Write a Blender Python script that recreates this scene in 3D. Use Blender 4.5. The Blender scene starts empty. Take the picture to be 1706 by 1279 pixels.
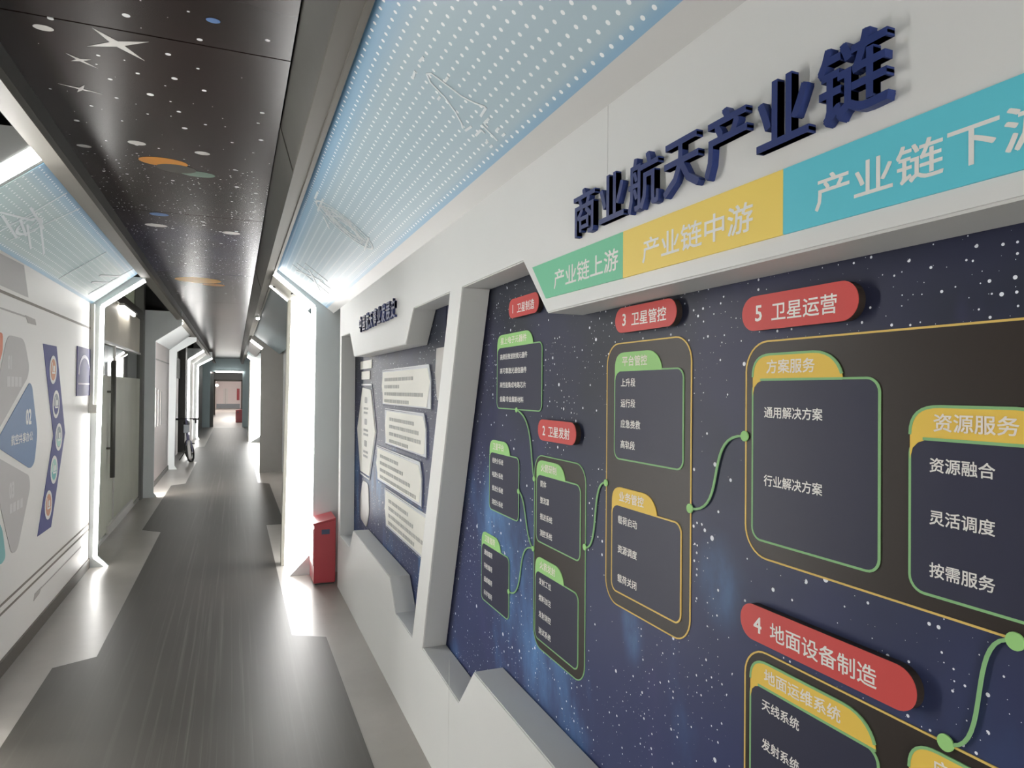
import bpy, bmesh, math, random
from mathutils import Vector, Matrix
random.seed(7)
C = bpy.context.scene.collection
SC = bpy.context.scene

# ---------------------------------------------------------------- camera, world, exposure
# corridor runs along +Y, X to the right, eye 1.6 m above the floor, turned right towards the wall
FPX = 1130.0
cam_d = bpy.data.cameras.new('camera'); cam = bpy.data.objects.new('camera', cam_d); C.objects.link(cam)
cam_d.sensor_width = 36.0; cam_d.lens = 36.0 * FPX / 1706.0
cam_d.clip_start = 0.02; cam_d.clip_end = 200
yaw, pitch, roll = math.atan(462 / FPX), math.radians(0.55), math.radians(0.5)
fw = Vector((math.sin(yaw) * math.cos(pitch), math.cos(yaw) * math.cos(pitch), math.sin(pitch)))
r0 = Vector((math.cos(yaw), -math.sin(yaw), 0)); u0 = r0.cross(fw)
rr = r0 * math.cos(roll) + u0 * math.sin(roll); uu = -r0 * math.sin(roll) + u0 * math.cos(roll)
m = Matrix.Identity(4)
for i in range(3):
    m[i][0] = rr[i]; m[i][1] = uu[i]; m[i][2] = -fw[i]
m[2][3] = 1.6
cam.matrix_world = m
SC.camera = cam

world = bpy.data.worlds.new('world'); SC.world = world; world.use_nodes = True
world.node_tree.nodes['Background'].inputs[0].default_value = (1.0, 0.975, 0.93, 1)
world.node_tree.nodes['Background'].inputs[1].default_value = 3.6
SC.view_settings.view_transform = 'Standard'; SC.view_settings.look = 'None'
SC.view_settings.exposure = 1.3; SC.view_settings.gamma = 1.0
SC.view_settings.use_curve_mapping = False

LED_POWER = 7.5          # light strips round the portals
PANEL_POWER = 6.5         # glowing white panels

# ---------------------------------------------------------------- materials
def srgb(r, g, b):
    f = lambda c: (c / 255 / 12.92) if c / 255 <= 0.04045 else ((c / 255 + 0.055) / 1.055) ** 2.4
    return (f(r), f(g), f(b), 1)

def mat(name, col, rough=0.5, metal=0.0, emit=0.0, noise=0.0, nscale=8.0, spec=0.5):
    M = bpy.data.materials.new(name); M.use_nodes = True
    nt = M.node_tree; b = nt.nodes['Principled BSDF']
    b.inputs['Base Color'].default_value = col
    b.inputs['Roughness'].default_value = rough
    b.inputs['Metallic'].default_value = metal
    b.inputs['Specular IOR Level'].default_value = spec
    if emit:
        b.inputs['Emission Color'].default_value = col
        b.inputs['Emission Strength'].default_value = emit
    if noise:
        tc = nt.nodes.new('ShaderNodeTexCoord'); n = nt.nodes.new('ShaderNodeTexNoise')
        n.inputs['Scale'].default_value = nscale; n.inputs['Detail'].default_value = 4
        mp = nt.nodes.new('ShaderNodeMapRange'); mp.inputs[3].default_value = 1 - noise; mp.inputs[4].default_value = 1 + noise
        mx = nt.nodes.new('ShaderNodeVectorMath'); mx.operation = 'SCALE'
        mx.inputs[0].default_value = col[:3]
        L = nt.links
        L.new(tc.outputs['Object'], n.inputs['Vector']); L.new(n.outputs['Fac'], mp.inputs[0])
        L.new(mp.outputs[0], mx.inputs['Scale']); L.new(mx.outputs[0], b.inputs['Base Color'])
    return M

class NT:
    """small node helper"""
    def __init__(s, name):
        s.M = bpy.data.materials.new(name); s.M.use_nodes = True; s.t = s.M.node_tree
        s.b = s.t.nodes['Principled BSDF']; s.tc = s.t.nodes.new('ShaderNodeTexCoord'); s.P = s.tc.outputs['Object']
    def set(s, sock, v):
        if hasattr(v, 'links') or hasattr(v, 'is_linked'): s.t.links.new(v, sock)
        else: sock.default_value = v
    def math(s, op, a, b=0.0, c=0.0, clamp=False):
        n = s.t.nodes.new('ShaderNodeMath'); n.operation = op; n.use_clamp = clamp
        for i, v in enumerate((a, b, c)): s.set(n.inputs[i], v)
        return n.outputs[0]
    def vmath(s, op, a, b=None, out=0):
        n = s.t.nodes.new('ShaderNodeVectorMath'); n.operation = op
        s.set(n.inputs[0], a)
        if b is not None: s.set(n.inputs[1], b)
        return n.outputs[out]
    def mix(s, f, a, b):
        n = s.t.nodes.new('ShaderNodeMix'); n.data_type = 'RGBA'
        s.set(n.inputs[0], f); s.set(n.inputs[6], a); s.set(n.inputs[7], b)
        return n.outputs[2]
    def noise(s, vec, scale, detail=3, rough=0.5):
        n = s.t.nodes.new('ShaderNodeTexNoise'); s.set(n.inputs['Vector'], vec)
        n.inputs['Scale'].default_value = scale; n.inputs['Detail'].default_value = detail; n.inputs['Roughness'].default_value = rough
        return n.outputs['Fac']
    def ramp(s, f, a, b, c=0.0, d=1.0):
        n = s.t.nodes.new('ShaderNodeMapRange'); n.interpolation_type = 'SMOOTHSTEP'
        s.set(n.inputs[0], f)
        for i, v in enumerate((a, b, c, d)): n.inputs[i + 1].default_value = v
        return n.outputs[0]
    def sep(s, v):
        n = s.t.nodes.new('ShaderNodeSeparateXYZ'); s.set(n.inputs[0], v); return n.outputs
    def comb(s, x, y, z):
        n = s.t.nodes.new('ShaderNodeCombineXYZ')
        for i, v in enumerate((x, y, z)): s.set(n.inputs[i], v)
        return n.outputs[0]
    def stars(s, vec, scale, rmax, keep, dim=2):
        """round dots of random size, only a share of the cells holds one"""
        v = s.t.nodes.new('ShaderNodeTexVoronoi'); v.voronoi_dimensions = '2D'; v.feature = 'F1'
        s.set(v.inputs['Vector'], vec); v.inputs['Scale'].default_value = scale
        c = s.sep(v.outputs['Color'])
        r = s.math('MULTIPLY', s.math('POWER', c[0], 3.0), rmax)
        r = s.math('ADD', r, rmax * 0.12)
        inside = s.math('LESS_THAN', v.outputs['Distance'], r)
        return s.math('MULTIPLY', inside, s.math('LESS_THAN', c[1], keep))
    def done(s, col, rough=0.5, spec=0.5):
        s.set(s.b.inputs['Base Color'], col); s.set(s.b.inputs['Roughness'], rough)
        s.b.inputs['Specular IOR Level'].default_value = spec
        return s.M

def star_board():
    n = NT('printed_starfield'); x, y, z = n.sep(n.P)
    base = n.mix(n.ramp(n.noise(n.P, 1.7, 3), 0.35, 0.65), (0.024, 0.029, 0.045, 1), (0.034, 0.037, 0.082, 1))
    low = n.ramp(z, 1.75, 0.75)
    base = n.mix(n.math('MULTIPLY', low, 0.75), base, (0.050, 0.064, 0.168, 1))
    st = n.comb(0.0, n.math('ADD', n.math('MULTIPLY', y, 1.5), 3.3), n.math('MULTIPLY', n.math('ADD', z, n.math('MULTIPLY', y, -0.35)), 0.8))
    cl = n.ramp(n.noise(st, 1.6, 5, 0.6), 0.50, 0.72)
    neb = n.math('MULTIPLY', n.math('MULTIPLY', cl, n.ramp(z, 1.35, 0.95)), n.ramp(y, 1.0, 2.0, 0.35, 1.0))
    base = n.mix(n.math('MULTIPLY', neb, 0.85), base, (0.085, 0.21, 0.46, 1))
    for cy, cz, ry_, rz_, g in ((2.36, 1.10, 0.24, 0.30, 0.85), (1.97, 0.74, 0.26, 0.22, 0.75), (2.2, 0.9, 0.3, 0.2, 0.6), (1.43, 1.02, 0.07, 0.12, 0.6), (1.10, 1.22, 0.10, 0.12, 0.4), (4.7, 0.85, 0.5, 0.3, 0.7)):
        dd = n.math('SQRT', n.math('ADD', n.math('POWER', n.math('ABSOLUTE', n.math('DIVIDE', n.math('SUBTRACT', y, cy), ry_)), 2.0), n.math('POWER', n.math('ABSOLUTE', n.math('DIVIDE', n.math('SUBTRACT', z, cz), rz_)), 2.0)))
        bl = n.math('MULTIPLY', n.ramp(dd, 1.0, 0.05), n.math('MULTIPLY', n.ramp(n.noise(st, 4.5, 5, 0.6), 0.25, 0.75), g))
        base = n.mix(bl, base, (0.16, 0.37, 0.74, 1))
    pur = n.math('MULTIPLY', n.ramp(n.noise(st, 3.1, 4), 0.58, 0.75), 0.35)
    base = n.mix(pur, base, (0.075, 0.068, 0.19, 1))
    uv = n.comb(y, z, 0.0)
    dens = n.ramp(n.noise(uv, 2.5, 2), 0.35, 0.65)
    s1 = n.math('MULTIPLY', n.stars(uv, 62.0, 0.16, 0.42), n.math('GREATER_THAN', dens, 0.35))
    s2 = n.stars(uv, 26.0, 0.11, 0.40)
    s3 = n.stars(uv, 7.0, 0.045, 0.5)
    s = n.math('MAXIMUM', n.math('MAXIMUM', s1, s2), s3)
    return n.done(n.mix(s, base, (0.85, 0.88, 0.95, 1)), 0.45, 0.18)

def ceiling_print():
    n = NT('printed_ceiling_sky'); x, y, z = n.sep(n.P)
    uv = n.comb(x, y, 0.0)
    base = n.mix(n.ramp(n.noise(uv, 0.9, 3), 0.4, 0.65), (0.022, 0.015, 0.013, 1), (0.034, 0.022, 0.020, 1))
    milky = n.math('MULTIPLY', n.ramp(n.math('ABSOLUTE', n.math('SUBTRACT', y, 7.0)), 2.2, 0.3), n.ramp(n.noise(uv, 1.6, 3), 0.3, 0.6))
    base = n.mix(n.math('MULTIPLY', milky, 0.7), base, (0.055, 0.055, 0.13, 1))
    near = n.ramp(n.math('ABSOLUTE', n.math('SUBTRACT', y, 6.2)), 3.2, 1.0)
    d = n.math('MULTIPLY', n.stars(uv, 34.0, 0.17, 0.5), n.math('GREATER_THAN', n.math('MULTIPLY', near, n.ramp(n.noise(uv, 3.0, 2), 0.3, 0.7)), 0.25))
    e = n.stars(uv, 9.0, 0.11, 0.55)
    s = n.math('MAXIMUM', d, e)
    s = n.math('MULTIPLY', s, n.ramp(y, 12.5, 9.5))
    return n.done(n.mix(s, base, (0.75, 0.75, 0.76, 1)), 0.25, 0.15)

def dot_panel(side, tint):
    """pale blue print with a square grid of white dots, deeper blue along both long edges"""
    n = NT('printed_dots_' + ('r' if side > 0 else 'l')); x, y, z = n.sep(n.P)
    s = n.math('MULTIPLY', x, 1.25); P = 0.039
    fx = n.math('SUBTRACT', n.math('FRACT', n.math('DIVIDE', n.math('ADD', s, 10.006), P)), 0.5)
    fy = n.math('SUBTRACT', n.math('FRACT', n.math('DIVIDE', n.math('ADD', y, 40.021), P)), 0.5)
    d = n.math('SQRT', n.math('ADD', n.math('MULTIPLY', fx, fx), n.math('MULTIPLY', fy, fy)))
    dot = n.math('LESS_THAN', d, 0.145)
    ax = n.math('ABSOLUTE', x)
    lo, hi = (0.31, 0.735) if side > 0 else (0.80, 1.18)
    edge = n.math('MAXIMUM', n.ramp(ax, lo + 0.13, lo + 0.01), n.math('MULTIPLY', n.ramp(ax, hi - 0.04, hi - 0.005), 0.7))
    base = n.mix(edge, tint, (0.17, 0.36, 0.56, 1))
    base = n.mix(dot, base, (0.86, 0.90, 0.92, 1))
    if side > 0:      # plain grey margin at the foot of the slope
        base = n.mix(n.math('GREATER_THAN', ax, hi), base, (0.56, 0.56, 0.55, 1))
    return n.done(base, 0.42, 0.4)

def floor_concrete():
    n = NT('polished_concrete'); x, y, z = n.sep(n.P)
    f = n.noise(n.P, 1.3, 5, 0.6)
    c = n.mix(n.ramp(f, 0.3, 0.7), (0.275, 0.258, 0.235, 1), (0.335, 0.315, 0.29, 1))
    g = n.noise(n.P, 40, 2)
    c = n.mix(n.math('MULTIPLY', n.ramp(g, 0.55, 0.8), 0.12), c, (0.2, 0.19, 0.18, 1))
    return n.done(c, 0.31, 0.5)

def floor_vinyl():
    n = NT('streaked_vinyl'); x, y, z = n.sep(n.P)
    v = n.comb(n.math('MULTIPLY', x, 38.0), n.math('MULTIPLY', y, 0.35), 0.0)
    f = n.noise(v, 1.0, 4, 0.65)
    wear = n.ramp(n.math('ABSOLUTE', n.math('ADD', x, 0.17)), 0.42, 0.05)
    fine = n.ramp(f, 0.48, 0.78)
    c = n.mix(n.noise(n.P, 1.1, 3), (0.044, 0.040, 0.034, 1), (0.062, 0.056, 0.049, 1))
    c = n.mix(n.math('MULTIPLY', fine, n.math('ADD', n.math('MULTIPLY', wear, 0.6), 0.12)), c, (0.16, 0.15, 0.138, 1))
    return n.done(c, 0.42, 0.27)

def glass_mat():
    M = bpy.data.materials.new('clear_glass'); M.use_nodes = True; t = M.node_tree
    t.nodes.remove(t.nodes['Principled BSDF']); o = t.nodes['Material Output']
    tr = t.nodes.new('ShaderNodeBsdfTransparent'); tr.inputs[0].default_value = (0.80, 0.86, 0.80, 1)
    gl = t.nodes.new('ShaderNodeBsdfGlossy'); gl.inputs[1].default_value = 0.015
    lw = t.nodes.new('ShaderNodeFresnel'); lw.inputs[0].default_value = 1.5
    mx = t.nodes.new('ShaderNodeMixShader')
    t.links.new(lw.outputs[0], mx.inputs[0]); t.links.new(tr.outputs[0], mx.inputs[1]); t.links.new(gl.outputs[0], mx.inputs[2])
    t.links.new(mx.outputs[0], o.inputs[0]); return M

M = {}
M['wall'] = mat('white_cladding', (0.72, 0.725, 0.715, 1), 0.45, noise=0.03, nscale=3)
M['reveal'] = mat('grey_edge_strip', (0.60, 0.605, 0.595, 1), 0.5)
M['leftwall'] = mat('cream_white_print', (0.80, 0.775, 0.745, 1), 0.40, noise=0.02, nscale=2)
M['board'] = star_board(); M['ceil'] = ceiling_print()
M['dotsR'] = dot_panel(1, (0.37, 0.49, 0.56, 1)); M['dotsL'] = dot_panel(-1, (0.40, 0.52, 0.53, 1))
M['teal'] = mat('grey_blue_panel', (0.085, 0.11, 0.118, 1), 0.5)
M['paleteal'] = mat('pale_teal', (0.50, 0.63, 0.66, 1), 0.4)
M['frame'] = mat('portal_grey', (0.63, 0.665, 0.67, 1), 0.42, noise=0.02)
M['rail'] = mat('satin_rail', (0.165, 0.155, 0.138, 1), 0.6, spec=0.2)
M['dark'] = mat('dark_cove', (0.085, 0.082, 0.074, 1), 0.45, noise=0.1)
M['void'] = mat('black_void', (0.010, 0.010, 0.010, 1), 0.8)
M['concrete'] = floor_concrete(); M['vinyl'] = floor_vinyl()
M['led'] = mat('led_white', (1.0, 0.985, 0.95, 1), 0.4, emit=LED_POWER)
M['led_wide'] = mat('led_white_wide', (1.0, 0.985, 0.95, 1), 0.4, emit=44.0)
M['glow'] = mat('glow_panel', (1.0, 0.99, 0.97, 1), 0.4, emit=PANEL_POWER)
M['office_fill'] = mat('office_fill', (1.0, 0.98, 0.90, 1), 0.4, emit=40)
M['tube'] = mat('tube_lamp', (1.0, 0.97, 0.92, 1), 0.4, emit=5)
M['beige'] = mat('beige_trim', (0.50, 0.48, 0.42, 1), 0.5)
M['red'] = mat('red_sign', (0.62, 0.085, 0.08, 1), 0.45, spec=0.15)
M['redbox'] = mat('red_box_paint', (0.40, 0.045, 0.06, 1), 0.3, noise=0.05)
M['black'] = mat('brown_black_board', (0.036, 0.028, 0.024, 1), 0.42, spec=0.2)
M['navy'] = mat('slate_navy', (0.040, 0.042, 0.072, 1), 0.42, spec=0.15)
M['gtab'] = mat('leaf_green', (0.36, 0.68, 0.25, 1), 0.5, spec=0.15)
M['ytab'] = mat('warm_yellow', (0.86, 0.59, 0.11, 1), 0.5, spec=0.15)
M['gline'] = mat('green_line', (0.27, 0.52, 0.24, 1), 0.5, spec=0.15)
M['yline'] = mat('yellow_line', (0.78, 0.55, 0.16, 1), 0.5, spec=0.15)
M['white'] = mat('white_ink', (0.82, 0.81, 0.78, 1), 0.5)
M['cream'] = mat('cream_ink', (0.88, 0.82, 0.74, 1), 0.5)
M['bgreen'] = mat('banner_green', (0.19, 0.60, 0.37, 1), 0.45, spec=0.15)
M['byellow'] = mat('banner_yellow', (0.93, 0.70, 0.16, 1), 0.45, spec=0.15)
M['bcyan'] = mat('banner_cyan', (0.135, 0.60, 0.72, 1), 0.45, spec=0.15)
M['title'] = mat('deep_blue_acrylic', (0.028, 0.046, 0.165, 1), 0.4, spec=0.2)
M['title2'] = mat('deep_blue_acrylic_b', (0.045, 0.06, 0.17, 1), 0.4, spec=0.2)
M['joint'] = mat('joint_grey', (0.60, 0.60, 0.59, 1), 0.6)
M['caption'] = mat('caption_cream', (0.90, 0.89, 0.82, 1), 0.5)
M['ink'] = mat('grey_ink', (0.50, 0.50, 0.48, 1), 0.6)
M['silver'] = mat('silver_line', (0.62, 0.64, 0.68, 1), 0.4)
M['photo'] = mat('photo_print', (0.42, 0.40, 0.38, 1), 0.4, noise=0.5, nscale=5)
M['gprint'] = mat('grey_print', (0.50, 0.475, 0.465, 1), 0.5)
M['gtext'] = mat('grey_print_text', (0.60, 0.58, 0.57, 1), 0.5)
M['bprint'] = mat('blue_print', (0.125, 0.215, 0.385, 1), 0.45)
M['chev'] = mat('indigo_print', (0.10, 0.105, 0.26, 1), 0.5, spec=0.15)
M['poster'] = mat('violet_blue_print', (0.085, 0.077, 0.235, 1), 0.5, spec=0.15)
M['lilac'] = mat('lilac_print', (0.62, 0.60, 0.76, 1), 0.5)
M['orange'] = mat('orange_print', (0.62, 0.30, 0.18, 1), 0.5)
M['tealp'] = mat('teal_print', (0.16, 0.46, 0.46, 1), 0.5)
M['mint'] = mat('mint_print', (0.42, 0.66, 0.58, 1), 0.5)
M['slate'] = mat('slate_print', (0.30, 0.33, 0.36, 1), 0.5)
M['redp'] = mat('red_print', (0.75, 0.22, 0.12, 1), 0.5)
M['stripe'] = mat('taupe_stripe', (0.20, 0.17, 0.14, 1), 0.5)
M['stripe2'] = mat('pale_taupe_stripe', (0.46, 0.43, 0.41, 1), 0.5)
M['skirt'] = mat('dark_skirting', (0.085, 0.072, 0.06, 1), 0.4)
M['glass'] = glass_mat()
M['film'] = mat('frosted_film', (0.66, 0.67, 0.58, 1), 0.55, noise=0.18, nscale=1.6, spec=0.25)
M['olive'] = mat('olive_edge', (0.42, 0.38, 0.12, 1), 0.5)
M['ply'] = mat('pale_panel', (0.80, 0.75, 0.65, 1), 0.5, noise=0.06, nscale=4)
M['steel'] = mat('steel', (0.62, 0.61, 0.59, 1), 0.3, metal=0.8)
M['dsteel'] = mat('dark_handle', (0.10, 0.10, 0.09, 1), 0.35, metal=0.3)
M['office'] = mat('office_grey_green', (0.50, 0.53, 0.46, 1), 0.7, noise=0.25, nscale=1.2)
M['dgrey'] = mat('dark_grey_wall', (0.15, 0.15, 0.145, 1), 0.6)
M['mgrey'] = mat('mid_grey_wall', (0.30, 0.31, 0.31, 1), 0.55)
M['white2'] = mat('soft_white', (0.78, 0.76, 0.74, 1), 0.5)
M['pinkwhite'] = mat('pinkish_white', (0.84, 0.77, 0.76, 1), 0.5)
M['rubber'] = mat('black_rubber', (0.03, 0.03, 0.03, 1), 0.6)
M['bikep'] = mat('bike_grey_violet', (0.20, 0.20, 0.30, 1), 0.35)
M['planet_o'] = mat('planet_orange', (0.66, 0.27, 0.03, 1), 0.3, spec=0.12)
M['planet_y'] = mat('planet_yellow', (0.95, 0.46, 0.02, 1), 0.3, spec=0.12)
M['planet_d'] = mat('planet_dark', (0.06, 0.055, 0.045, 1), 0.3, spec=0.12)
M['planet_t'] = mat('planet_teal', (0.16, 0.24, 0.19, 1), 0.3, spec=0.12)
M['starp'] = mat('star_print', (0.62, 0.60, 0.58, 1), 0.35, spec=0.12)
M['bluep'] = mat('blue_star_print', (0.10, 0.19, 0.40, 1), 0.35, spec=0.12)
M['drawing'] = mat('drawing_white', (0.72, 0.77, 0.80, 1), 0.5)
M['boxwhite'] = mat('box_white', (0.78, 0.76, 0.70, 1), 0.5)
M['navytext'] = mat('navy_label', (0.05, 0.07, 0.13, 1), 0.5)

# ---------------------------------------------------------------- mesh helpers
class MB:
    def __init__(s): s.v = []; s.f = []
    def add(s, vs, fs):
        o = len(s.v); s.v += [tuple(p) for p in vs]; s.f += [tuple(i + o for i in f) for f in fs]; return s
    def box(s, x0, x1, y0, y1, z0, z1):
        vs = [(x, y, z) for z in (z0, z1) for y in (y0, y1) for x in (x0, x1)]
        return s.add(vs, [(0, 2, 3, 1), (4, 5, 7, 6), (0, 1, 5, 4), (2, 6, 7, 3), (0, 4, 6, 2), (1, 3, 7, 5)])
    def prism(s, poly, fn, w0, w1, holes=()):
        """2-D outline (with holes) pushed from w0 to w1; fn(a,b,w) -> world"""
        loops = [list(poly)] + [list(h) for h in holes]
        bm = bmesh.new(); edges = []; rings = []
        for lp in loops:
            vs = [bm.verts.new((p[0], p[1], 0)) for p in lp]; rings.append(vs)
            for i in range(len(vs)): edges.append(bm.edges.new((vs[i], vs[(i + 1) % len(vs)])))
        bmesh.ops.triangle_fill(bm, use_beauty=True, edges=edges)
        bm.verts.index_update(); n = len(bm.verts)
        co = [v.co.copy() for v in bm.verts]; tris = [[v.index for v in f.verts] for f in bm.faces]
        ridx = [[v.index for v in r] for r in rings]; bm.free()
        vs = [fn(c.x, c.y, w0) for c in co] + [fn(c.x, c.y, w1) for c in co]
        fs = [tuple(t) for t in tris] + [tuple(i + n for i in reversed(t)) for t in tris]
        for r in ridx:
            for i in range(len(r)):
                a, b = r[i], r[(i + 1) % len(r)]; fs.append((a, b, b + n, a + n))
        return s.add(vs, fs)
    def tube(s, pts, rad, seg=8, closed=False):
        pts = [Vector(p) for p in pts]; n = len(pts); rings = []
        rads = rad if isinstance(rad, (list, tuple)) else [rad] * n
        prev = None
        for i, p in enumerate(pts):
            a = pts[(i - 1) % n] if (i > 0 or closed) else p; b = pts[(i + 1) % n] if (i < n - 1 or closed) else p
            d = (b - a).normalized()
            if prev is None:
                ref = Vector((0, 0, 1)) if abs(d.z) < 0.9 else Vector((1, 0, 0)); x = d.cross(ref).normalized()
            else: x = (prev - d * prev.dot(d)).normalized()
            prev = x; y = d.cross(x)
            rings.append([p + (x * math.cos(t) + y * math.sin(t)) * rads[i] for t in [2 * math.pi * k / seg for k in range(seg)]])
        vs = [q for r in rings for q in r]; fs = []
        for i in range(n if closed else n - 1):
            j = (i + 1) % n
            for k in range(seg): fs.append((i * seg + k, i * seg + (k + 1) % seg, j * seg + (k + 1) % seg, j * seg + k))
        if not closed: fs += [tuple(range(seg)), tuple((n - 1) * seg + k for k in range(seg))]
        return s.add(vs, fs)
    def build(s, name, material, parent=None, origin=None, smooth=False, bevel=0.0):
        if origin is None:
            if parent is not None: origin = parent['_w'] if '_w' in parent else (0, 0, 0)
            else:
                xs = [p[0] for p in s.v]; ys = [p[1] for p in s.v]; zs = [p[2] for p in s.v]
                origin = ((min(xs) + max(xs)) / 2, (min(ys) + max(ys)) / 2, min(zs))
        me = bpy.data.meshes.new(name)
        me.from_pydata([(p[0] - origin[0], p[1] - origin[1], p[2] - origin[2]) for p in s.v], [], s.f)
        bm = bmesh.new(); bm.from_mesh(me); bmesh.ops.recalc_face_normals(bm, faces=bm.faces[:]); bm.to_mesh(me); bm.free()
        if smooth:
            for p in me.polygons: p.use_smooth = True
        me.materials.append(material)
        o = bpy.data.objects.new(name, me); C.objects.link(o)
        if parent is not None:
            o.parent = parent; pw = parent['_w']; o.location = tuple(origin[i] - pw[i] for i in range(3))
        else: o.location = origin
        o['_w'] = list(origin)
        if bevel:
            b = o.modifiers.new('bevel', 'BEVEL'); b.width = bevel; b.segments = 2; b.limit_method = 'ANGLE'
        return o

def tag(o, label, cat, group=None):
    o['label'] = label; o['category'] = cat
    if group: o['group'] = group
    return o
def thing(name, loc, label, cat, group=None):
    o = bpy.data.objects.new(name, None); C.objects.link(o); o.location = loc; o['_w'] = list(loc)
    o.empty_display_size = 0.1
    return tag(o, label, cat, group)
def struct(o): o['kind'] = 'structure'; return o

# mapping from board coordinates (Y, Z, how far out of the board) to the world
def on_right(x0): return lambda a, b, w: (x0 - w, a, b)
def on_left(x0): return lambda a, b, w: (x0 + w, a, b)
def across(y0): return lambda a, b, w: (a, y0 + w, b)          # (X, Z)
def overhead(z0): return lambda a, b, w: (a, b, z0 - w)        # (X, Y)
def sl_right(a, b, w):     # slope above the right wall: a = Y, b = X
    return (b - w * 0.6, a, 2.26 + (0.79 - b) * 0.75 - w * 0.8)
def sl_left(a, b, w):
    return (b + w * 0.63, a, 2.335 + (b + 1.18) * 0.82 - w * 0.77)

def rrect(a0, b0, a1, b1, r, seg=6):
    a0, a1 = min(a0, a1), max(a0, a1); b0, b1 = min(b0, b1), max(b0, b1)
    out = []
    for cx, cy, t0 in ((a1 - r, b1 - r, 0), (a0 + r, b1 - r, 90), (a0 + r, b0 + r, 180), (a1 - r, b0 + r, 270)):
        for k in range(seg + 1):
            t = math.radians(t0 + 90 * k / seg); out.append((cx + r * math.cos(t), cy + r * math.sin(t)))
    return out
def fillet(poly, r, seg=4):
    out = []; n = len(poly)
    for i in range(n):
        p = Vector(poly[i]); a = Vector(poly[i - 1]); b = Vector(poly[(i + 1) % n])
        da = (a - p); db = (b - p); rr_ = min(r, da.length * 0.45, db.length * 0.45)
        s, e = p + da.normalized() * rr_, p + db.normalized() * rr_
        for k in range(seg + 1):
            t = k / seg; q = s * (1 - t) ** 2 + p * 2 * t * (1 - t) + e * t * t; out.append((q.x, q.y))
    return out
def disc(a, b, r, seg=20, rb=None):
    rb = rb or r
    return [(a + r * math.cos(2 * math.pi * k / seg), b + rb * math.sin(2 * math.pi * k / seg)) for k in range(seg)]
def ribbon(pts, w):
    pts = [Vector(p) for p in pts]; L_, R_ = [], []
    for i, p in enumerate(pts):
        d = (pts[min(i + 1, len(pts) - 1)] - pts[max(i - 1, 0)]).normalized(); nrm = Vector((-d.y, d.x)) * w / 2
        L_.append(p + nrm); R_.append(p - nrm)
    return [(q.x, q.y) for q in L_ + R_[::-1]]
def bez(p0, p1, p2, p3, n=18):
    p0, p1, p2, p3 = map(Vector, (p0, p1, p2, p3)); out = []
    for k in range(n + 1):
        t = k / n; q = p0 * (1 - t) ** 3 + p1 * 3 * t * (1 - t) ** 2 + p2 * 3 * t * t * (1 - t) + p3 * t ** 3; out.append((q.x, q.y))
    return out

_fonts = {}
def glyphs(body, bold, depth):
    """ink outlines of body; strokes are thickened by overlaying copies shifted by +-bold"""
    key = (body, depth)
    if key not in _fonts:
        c = bpy.data.curves.new('lettering', 'FONT'); c.body = body; c.size = 1.0; c.extrude = depth; c.resolution_u = 2
        o = bpy.data.objects.new('lettering_tmp', c); C.objects.link(o)
        dg = bpy.context.evaluated_depsgraph_get(); dg.update()
        me = bpy.data.meshes.new_from_object(o.evaluated_get(dg))
        _fonts[key] = ([tuple(v.co) for v in me.vertices], [tuple(p.vertices) for p in me.polygons])
        bpy.data.objects.remove(o); bpy.data.curves.remove(c); bpy.data.meshes.remove(me)
    v0, f0 = _fonts[key]
    if not bold: return v0, f0
    vs, fs = [], []
    for k, (dx, dy) in enumerate(((-1, -1), (1, 1), (-1, 1), (1, -1))):
        n = len(vs); vs += [(x + dx * bold, y + dy * bold, z + k * 0.0006) for x, y, z in v0]; fs += [tuple(i + n for i in f) for f in f0]
    return vs, fs
def write(mb, body, y_start, z_bot, em, fn, rev=True, w=0.0, bold=0.014, width=None, stretch=1.0):
    """body written on a board: starts at y_start, runs towards -Y (rev) or +Y; z_bot = lowest ink"""
    vs, fs = glyphs(body, bold, 0.0)
    x0 = min(v[0] for v in vs); x1 = max(v[0] for v in vs); b0 = min(v[1] for v in vs)
    sx = em * stretch if width is None else width / (x1 - x0)
    sg = -1 if rev else 1
    mb.add([fn(y_start + sg * (v[0] - x0) * sx, z_bot + (v[1] - b0) * em, w + v[2] * 0.03) for v in vs], fs)
    return mb

WX, PX = 0.79, 0.905      # front of the white cladding; face of the printed boards behind it

# ---------------------------------------------------------------- room shell
struct(MB().box(-3.2, 1.3, -2.6, 60, -0.12, 0).build('floor', M['concrete'], origin=(0, 0, 0)))
inlay = [(-0.94, -2.6), (0.565, -2.6), (0.565, 4.51), (0.363, 4.62), (0.363, 8.46), (0.565, 8.44), (0.56, 12.1), (0.385, 12.3), (0.385, 16.1),
         (0.42, 23.8), (0.42, 29.6), (-0.74, 29.6), (-0.74, 20.3), (-0.94, 20.1), (-0.94, 16.4), (-0.74, 16.2), (-0.74, 12.55), (-0.94, 12.35), (-0.94, 8.62), (-0.738, 8.43), (-0.738, 4.66), (-0.94, 4.56)]
b = MB().prism(inlay, lambda a, c, w: (a, c, w), -0.02, 0.0025)
struct(b.build('floor_inlay', M['vinyl'], origin=(0, 0, 0)))

# printed ceiling boards, a thin gap between one board and the next
ys = [-2.6, 0.0, 2.605, 5.2, 7.8, 10.4, 13.0, 15.6, 18.2, 20.8, 23.4, 26.0, 28.6, 30.0]
ceiling_boards = []
for a, c in zip(ys, ys[1:]):
    ceiling_boards.append((a, c, struct(MB().box(-0.775, 0.176, a + 0.004, c - 0.004, 2.8, 2.83).build('ceiling', M['ceil'], origin=(0, 0, 2.8)))))
struct(MB().box(-3.2, 1.3, -2.6, 60, 3.15, 3.25).build('ceiling_slab', M['void']))
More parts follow.
